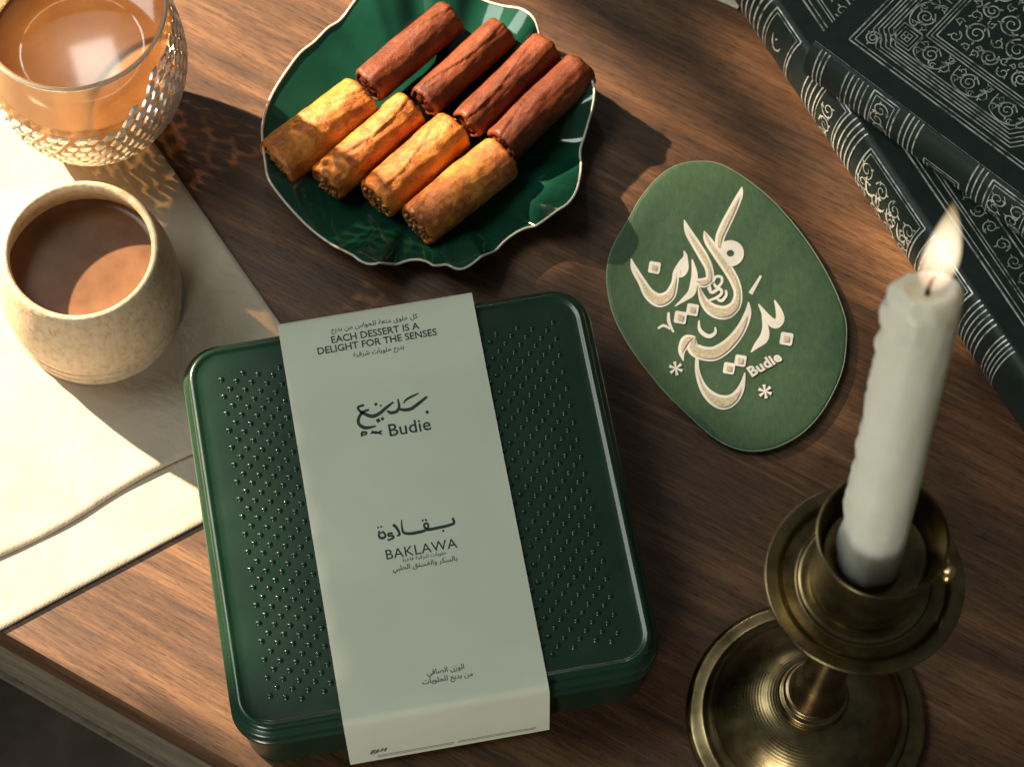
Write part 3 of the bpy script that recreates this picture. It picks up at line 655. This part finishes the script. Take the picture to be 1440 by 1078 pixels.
ln(M_FL, ramp(M_FL, sx.outputs[2], [(0, (.25, .22, .35)), (.12, (1.0, .52, .26)), (.30, (1.0, .80, .55)), (.7, (1.0, .82, .52)), (1, (1.0, .60, .22))]), em.inputs[0])
mr = nd(M_FL, 'ShaderNodeMapRange'); fr = ramp(M_FL, sx.outputs[2], [(0, (.12,)*3), (.15, (.55,)*3), (.4, (1,)*3), (.75, (.8,)*3), (1, (.5,)*3)])
mr.inputs[4].default_value = 115; ln(M_FL, fr, mr.inputs[0]); ln(M_FL, mr.outputs[0], em.inputs[1]); ln(M_FL, em.outputs[0], oo.inputs['Volume'])
f0 = top+ca*.0040+su*.0004; f1 = at(1338, 280, f0.z+.038); fa_ = (f1-f0)
bm = bmesh.new(); rings = []
for j in range(29):
    t = j/28; r_ = .0074*(math.sin(math.pi*min(1, t**.62))**.9*.98*(1-.12*t)+.02*(1-t)); c = f0+fa_*t+su*(.0018*math.sin(t*2.6))
    rings.append([c+su*(r_*math.cos(2*math.pi*i/24))+sv*(r_*math.sin(2*math.pi*i/24)) for i in range(24)])
loft(bm, rings, cap0=True, cap1=True); fo = obj('flame', bm, M_FL, cn)

# ------------------------------------------------------------------ two ornate books
M_COVER = mottled('black_green_leather', [(.3, (.006, .016, .014)), (.7, (.013, .028, .0245))], 90, .5, bscale=700, bstr=.35, bdist=.0004)
M_SILV = mottled('silver_foil', [(.36, (.16, .17, .15)), (.48, (.58, .59, .54)), (.62, (.80, .81, .76))], 190, .34, .2, detail=8)
M_PAGE = mottled('page_edges', [(.4, (.52, .46, .34)), (.6, (.62, .56, .43))], 300, .9, vs=(.05, .05, 3))
UPV = Vector((0, 0, 1))
def book(label, o, X, Y, LX, LY, z0, th, bulge, ov):
    """o: the spine corner; X along the spine, Y away from it; boards overhang the page block by ov."""
    o = Vector((o.x, o.y, z0)); t = thing('book', o, label, 'book')
    for zz_ in (z0, z0+th-.003):
        bm = bmesh.new(); box(bm, Vector((o.x, o.y, zz_)), X, Y, UPV, LX, LY, .003); bevel(bm, .0011, 3)
        obj('cover_board', bm, M_COVER, t, angle=50)
    bm = bmesh.new(); box(bm, o+X*ov+Y*.002+UPV*.0031, X, Y, UPV, LX-2*ov, LY-ov-.002, th-.0062)
    obj('page_block', bm, M_PAGE, t, smooth=False)
    def S(u, s, lift=0):                      # the rounded spine: s runs from the top hinge to the bottom hinge
        a = math.pi*(1-s)-math.pi/2           # +90 .. -90
        return o+X*u-Y*((bulge+lift)*math.cos(a)**.8 if math.cos(a) > 0 else 0)+UPV*(th/2+(th/2-.0006+lift)*math.sin(a))+Y*.0012
    bm = bmesh.new(); rings = []
    for s in range(25): rings.append([S(LX*k/30, s/24) for k in range(31)])
    loft(bm, rings, closed=False)
    bmesh.ops.recalc_face_normals(bm, faces=bm.faces[:]); sp_ = obj('spine', bm, M_COVER, t)
    return t, sp_, S
def scroll(bm, mp, cx, cy, r, turns, a0, hand=1, wd=.0006):
    pts = []
    for k in range(int(9*turns)+1):
        f = k/(9*turns); a = a0+hand*f*turns*2*math.pi; rr_ = r*(1-.86*f); pts.append((cx+rr_*math.cos(a), cy+rr_*math.sin(a), wd*(1.1-.4*f)))
    ribbon(bm, pts, mp, 3)
    for k in range(3):
        a = a0+hand*(k*1.9+.6); b = .62*r
        ribbon(bm, [(cx+b*math.cos(a), cy+b*math.sin(a), wd*.4), (cx+r*.85*math.cos(a+.25), cy+r*.85*math.sin(a+.25), wd*1.5), (cx+r*1.12*math.cos(a+.2), cy+r*1.12*math.sin(a+.2), wd*.3)], mp, 3)
def line(bm, mp, x0, y0, x1, y1, wd=.0006, n=1): ribbon(bm, [(x0+(x1-x0)*k/n, y0+(y1-y0)*k/n, wd) for k in range(n+1)], mp, smooth=False)

# lower book: long spine towards the coaster
TB = .044
b0, b1 = at(1036, 34, 0), at(1440, 640, 0); BX = (b1-b0).normalized(); BY = Vector((-BX.y, BX.x, 0)); BULGE = .011
bo = b0-BX*.10+BY*BULGE
tB, sB, SB = book('dark leather book with ornate silver spine, lying under the other book', bo, BX, BY, .42, .30, .0003, TB, BULGE, .006)
bm = bmesh.new()
def spine_px(px, py):                          # where on the lower book's length a pixel on its spine falls
    return (at(px, py, .03)-bo).dot(BX)
lv = [0]
def on(S):
    lv[0] = (lv[0]+1) % 12; l = .00025+.00002*lv[0]
    return lambda u, s: S(u, s, l)
def band(S, u, s0=.06, s1=.94, wd=.0007): line(bm, on(S), u, s0, u, s1, wd, 16)
def sribbon(S, pts, wd): ribbon(bm, pts, on(S), 4)
def spanel(S, ua, ub, s0, s1, th, rnd):
    """A framed panel on a spine with scrolls, in (length, around) coordinates."""
    k = math.pi/2*th*.75                       # metres of surface per unit of s
    for g, wd in ((0, .0008), (.0022, .0005)):
        gs = g/k
        line(bm, on(S), ua+g, s0+gs, ub-g, s0+gs, wd/1, 12); line(bm, on(S), ua+g, s1-gs, ub-g, s1-gs, wd/1, 12)
        for u in (ua+g, ub-g): line(bm, on(S), u, s0+gs, u, s1-gs, wd, 12)
    f = on(S); mp = lambda x, y: f(x, y/k)
    ww = ub-ua; nsc = max(1, int(ww/.011))
    for q_ in range(nsc):
        cx = ua+ww*(q_+.5)/nsc; cy = (s0+s1)/2*k
        scroll(bm, mp, cx, cy+rnd.uniform(-.002, .002), min(.0062, (s1-s0)*k*.36), 1.6, rnd.uniform(0, 6), 1 if q_ % 2 else -1, .0007)
        scroll(bm, mp, cx+.004, cy+(.006 if q_ % 2 else -.006), .0028, 1.1, rnd.uniform(0, 6), 1, .0005)
def fix_s(S, th):                              # ribbons drawn along u need their width in metres, not in s
    k = math.pi/2*th*.75
    return lambda u, y: S(u, y/k)
rnd = random.Random(3)
class Spine:                                   # same (u, metres-around) coordinates for every mark
    def __init__(self, S, th): self.S, self.k = S, math.pi/2*th*.80
    def mp(self):
        lv[0] = (lv[0]+1) % 12; l = .00025+.00002*lv[0]; return lambda u, y: self.S(u, y/self.k, l)
    def band(self, u, a=.05, b=.95, wd=.0008): line(bm, self.mp(), u, a*self.k, u, b*self.k, wd, 16)
    def run(self, u0, u1, a, wd=.0008): line(bm, self.mp(), u0, a*self.k, u1, a*self.k, wd, 14)
    def panel(self, ua, ub, a=.12, b=.88, scrolls=True, dense=.011):
        for g, wd in ((0, .0009), (.0022, .0005)):
            self.run(ua+g, ub-g, a+g/self.k, wd); self.run(ua+g, ub-g, b-g/self.k, wd)
            for u in (ua+g, ub-g): line(bm, self.mp(), u, (a+g/self.k)*self.k, u, (b-g/self.k)*self.k, wd, 12)
        if scrolls:
            nsc = max(1, int((ub-ua)/dense))
            for q_ in range(nsc):
                cx = ua+(ub-ua)*(q_+.5)/nsc
                for r_ in (.28, .5, .72):
                    scroll(bm, self.mp(), cx+rnd.uniform(-.001, .001), (a+(b-a)*r_)*self.k, min(.0052, (b-a)*self.k*.15), 1.5, rnd.uniform(0, 6), rnd.choice((1, -1)), .0007)
    def script(self, ua, ub, a):
        for k_ in range(int((ub-ua)/.010)):
            u = ua+.010*k_+.004; y = a*self.k
            ribbon(bm, [(u, y-.006, .0004), (u+.0015, y-.001, .0013), (u+.004, y+.002, .0016), (u+.0075, y, .0011), (u+.0085, y-.003, .0004)], self.mp(), 4)
            ribbon(bm, [(u+.003, y-.004, .0012), (u+.0045, y-.0055, .0006)], self.mp(), 3)
B = Spine(SB, TB)
uA = spine_px(1070, 12)
for k in range(5): B.band(uA-.012+.0042*k, .04, .96, .0011)
B.panel(uA+.010, uA+.034, .10, .86, False); B.script(uA+.013, uA+.030, .45)
for u in (uA+.050, uA+.0535, uA+.057): B.band(u)
B.panel(uA+.061, uA+.082, .08, .92, True)
for u in (uA+.086, uA+.0895, uA+.093, uA+.0965): B.band(u)
B.panel(uA+.104, uA+.156, .12, .86, True, .013); B.script(uA+.108, uA+.150, .50)
for u in (uA+.162, uA+.1655, uA+.169): B.band(u)
B.panel(uA+.174, uA+.198, .08, .92, True)
for k in range(6): B.band(uA+.203+.0030*k)
for k in range(5): B.band(uA+.225+.0024*k)
obj('spine_ornament', bm, M_SILV, sB, smooth=False)
bm = bmesh.new()
zc = [TB+.0003+.0002]
def flat(o, X, Y, z0):
    lv[0] = (lv[0]+1) % 12; z = z0+.00018+.000015*lv[0]
    return lambda x, y: Vector((o.x, o.y, z))+X*x+Y*y
zt = TB+.0003
for yy, wd in ((.010, .0010), (.0125, .0006), (.0165, .0006), (.0182, .0006), (.030, .0010), (.033, .0006), (.036, .0010)): line(bm, flat(bo, BX, BY, zt), .008, yy, .40, yy, wd)
for k in range(30): scroll(bm, flat(bo, BX, BY, zt), .02+.011*k, .0245, .0042, 1.5, k, 1 if k % 2 else -1, .0006)
obj('cover_ornament', bm, M_SILV, tB, smooth=False)

# upper book: wide cover with a carpet-like corner
TA = .032; zA = TB+.0010; zAt = zA+TA
f0_ = at(1194, 56, zAt); AX = (at(1359, 180, zAt)-at(1200, 62, zAt)).normalized(); AY = Vector((-AX.y, AX.x, 0))
ao = f0_-AX*.0125-AY*.0115
tA, sA, SA = book('dark leather book with dense silver carpet pattern on cover, on top of the other book', ao, AX, AY, .26, .19, zA, TA, .0075, .005)
bm = bmesh.new(); A = Spine(SA, TA)
for u in (.006, .0085, .011): A.band(u, .08, .95, .0008)
for k in range(5): A.band(.024+.0030*k, .10, .92, .0007)
A.panel(.040, .056, .10, .9, True, .010)
for u in (.0615, .0645, .0675, .0705): A.band(u, .06, .95, .0008)
A.run(.0, .26, .03, .0005)
for u in (.105, .108, .111): A.band(u, .06, .95, .0008)
A.panel(.115, .140, .12, .9, True, .010); A.panel(.078, .100, .55, .95, False)
obj('spine_ornament', bm, M_SILV, sA, smooth=False)
bm = bmesh.new(); F = lambda: flat(f0_, AX, AY, zAt)
def frame(d, wd, L=.235, Wd=.165):
    line(bm, F(), d, d, L, d, wd); line(bm, F(), d, d, d, Wd, wd)
for d, wd in ((0, .0009), (.0021, .0006), (.0275, .0007), (.0293, .0005), (.0312, .0007)): frame(d, wd)
for half in (0, 1):                            # the two sides of the border
    FF = F if half == 0 else (lambda: (lambda g: (lambda x, y: g(y, x)))(F()))
    for k in range(5):
        d = .0052+.0019*k; x0, x1 = .013+.0016*k, .098-.0016*k
        line(bm, FF(), x0, d, x1, d, .0007); line(bm, FF(), x0, d, x0-.0045, d+.006, .0006); line(bm, FF(), x1, d, x1+.0045, d+.006, .0006)
        line(bm, FF(), x0+.104, d, x1+.104, d, .0007); line(bm, FF(), x0+.104, d, x0+.0995, d+.006, .0006)
    for cx in (.036, .060, .084, .116, .140, .164):
        scroll(bm, FF(), cx, .0205, .0052, 1.9, .5, 1, .0007); scroll(bm, FF(), cx+.0095, .0185, .0034, 1.3, 2.5, -1, .0006); scroll(bm, FF(), cx+.0095, .0245, .0026, 1.2, 4, 1, .0005)
        scroll(bm, FF(), cx+.0045, .0160, .0018, 1.0, 1, 1, .0005); scroll(bm, FF(), cx-.0065, .0180, .0020, 1.0, 3, -1, .0005); scroll(bm, FF(), cx-.0060, .0235, .0022, 1.1, 5, 1, .0005)
        ribbon(bm, [(cx-.009, .0255, .0005), (cx-.008, .0165, .0007), (cx, .0135, .0007), (cx+.008, .0165, .0007), (cx+.0105, .0255, .0005)], FF(), 4)
    for cx in (.106, .206):
        for s in (.0030, .0048, .0066): ribbon(bm, [(cx-s, .0205-s, .0005), (cx+s, .0205-s, .0005), (cx+s, .0205+s, .0005), (cx-s, .0205+s, .0005), (cx-s, .0205-s, .0005)], FF(), smooth=False)
# corner square of the border
scroll(bm, F(), .0085, .0085, .0044, 2.2, 0, 1, .0007)
for s in (.0022, .0040, .0058):
    cx = cy = .0205; ribbon(bm, [(cx-s, cy-s, .0006), (cx+s, cy-s, .0006), (cx+s, cy+s, .0006), (cx-s, cy+s, .0006), (cx-s, cy-s, .0006)], F(), smooth=False)
line(bm, F(), .0185, .0205, .0225, .0205); line(bm, F(), .0205, .0185, .0205, .0225)
# arabesque filling the inner corner
def lim(x): return .078-.95*x if x < .078 else 0
done = []
for r_ in [.0066]*8+[.0050]*14+[.0036]*30+[.0024]*60+[.0016]*90:
    for _ in range(60):
        cx, cy = rnd.uniform(.034, .125), rnd.uniform(.034, .125)
        if cx-r_ < .0325 or cy-r_ < .0325 or cx+cy > .1405-r_*1.35+.010*math.sin(math.pi*min(1, max(0, (cy-.0335)/.066))): continue
        if all((cx-x)**2+(cy-y)**2 > ((r_+q_)*1.02)**2 for x, y, q_ in done):
            done.append((cx, cy, r_)); scroll(bm, F(), cx, cy, r_, 1.9 if r_ > .004 else 1.2, rnd.uniform(0, 6), rnd.choice((1, -1)), .00085 if r_ > .004 else .0006); break
sc_pts = []
for k in range(9):
    t = k/8; x, y = .104-.0700*t, .0335+.0660*t; b = (.0105 if k % 2 else .003)+.006*math.sin(math.pi*t); sc_pts.append((x+b*.7, y+b*.7, .0009))
ribbon(bm, sc_pts, F(), 6); ribbon(bm, [(x+.0016, y+.0016, .0007) for x, y, w_ in sc_pts], F(), 6)
obj('cover_ornament', bm, M_SILV, tA, smooth=False)

# ------------------------------------------------------------------ corner of a paper card beyond the books
n0 = at(1037, 14, .0006); nx = (at(1005, 0, .0006)-n0).normalized(); ny = Vector((nx.y, -nx.x, 0))
bm = bmesh.new(); box(bm, Vector((n0.x, n0.y, .0006)), nx, ny, UPV, .12, .09, .0012); bevel(bm, .0004, 2)
tag(obj('paper_card', bm, mottled('cream_paper', [(.4, (.72, .67, .56)), (.6, (.78, .73, .62))], 60, .8), angle=40), 'corner of cream paper card lying on table beyond the books', 'card')
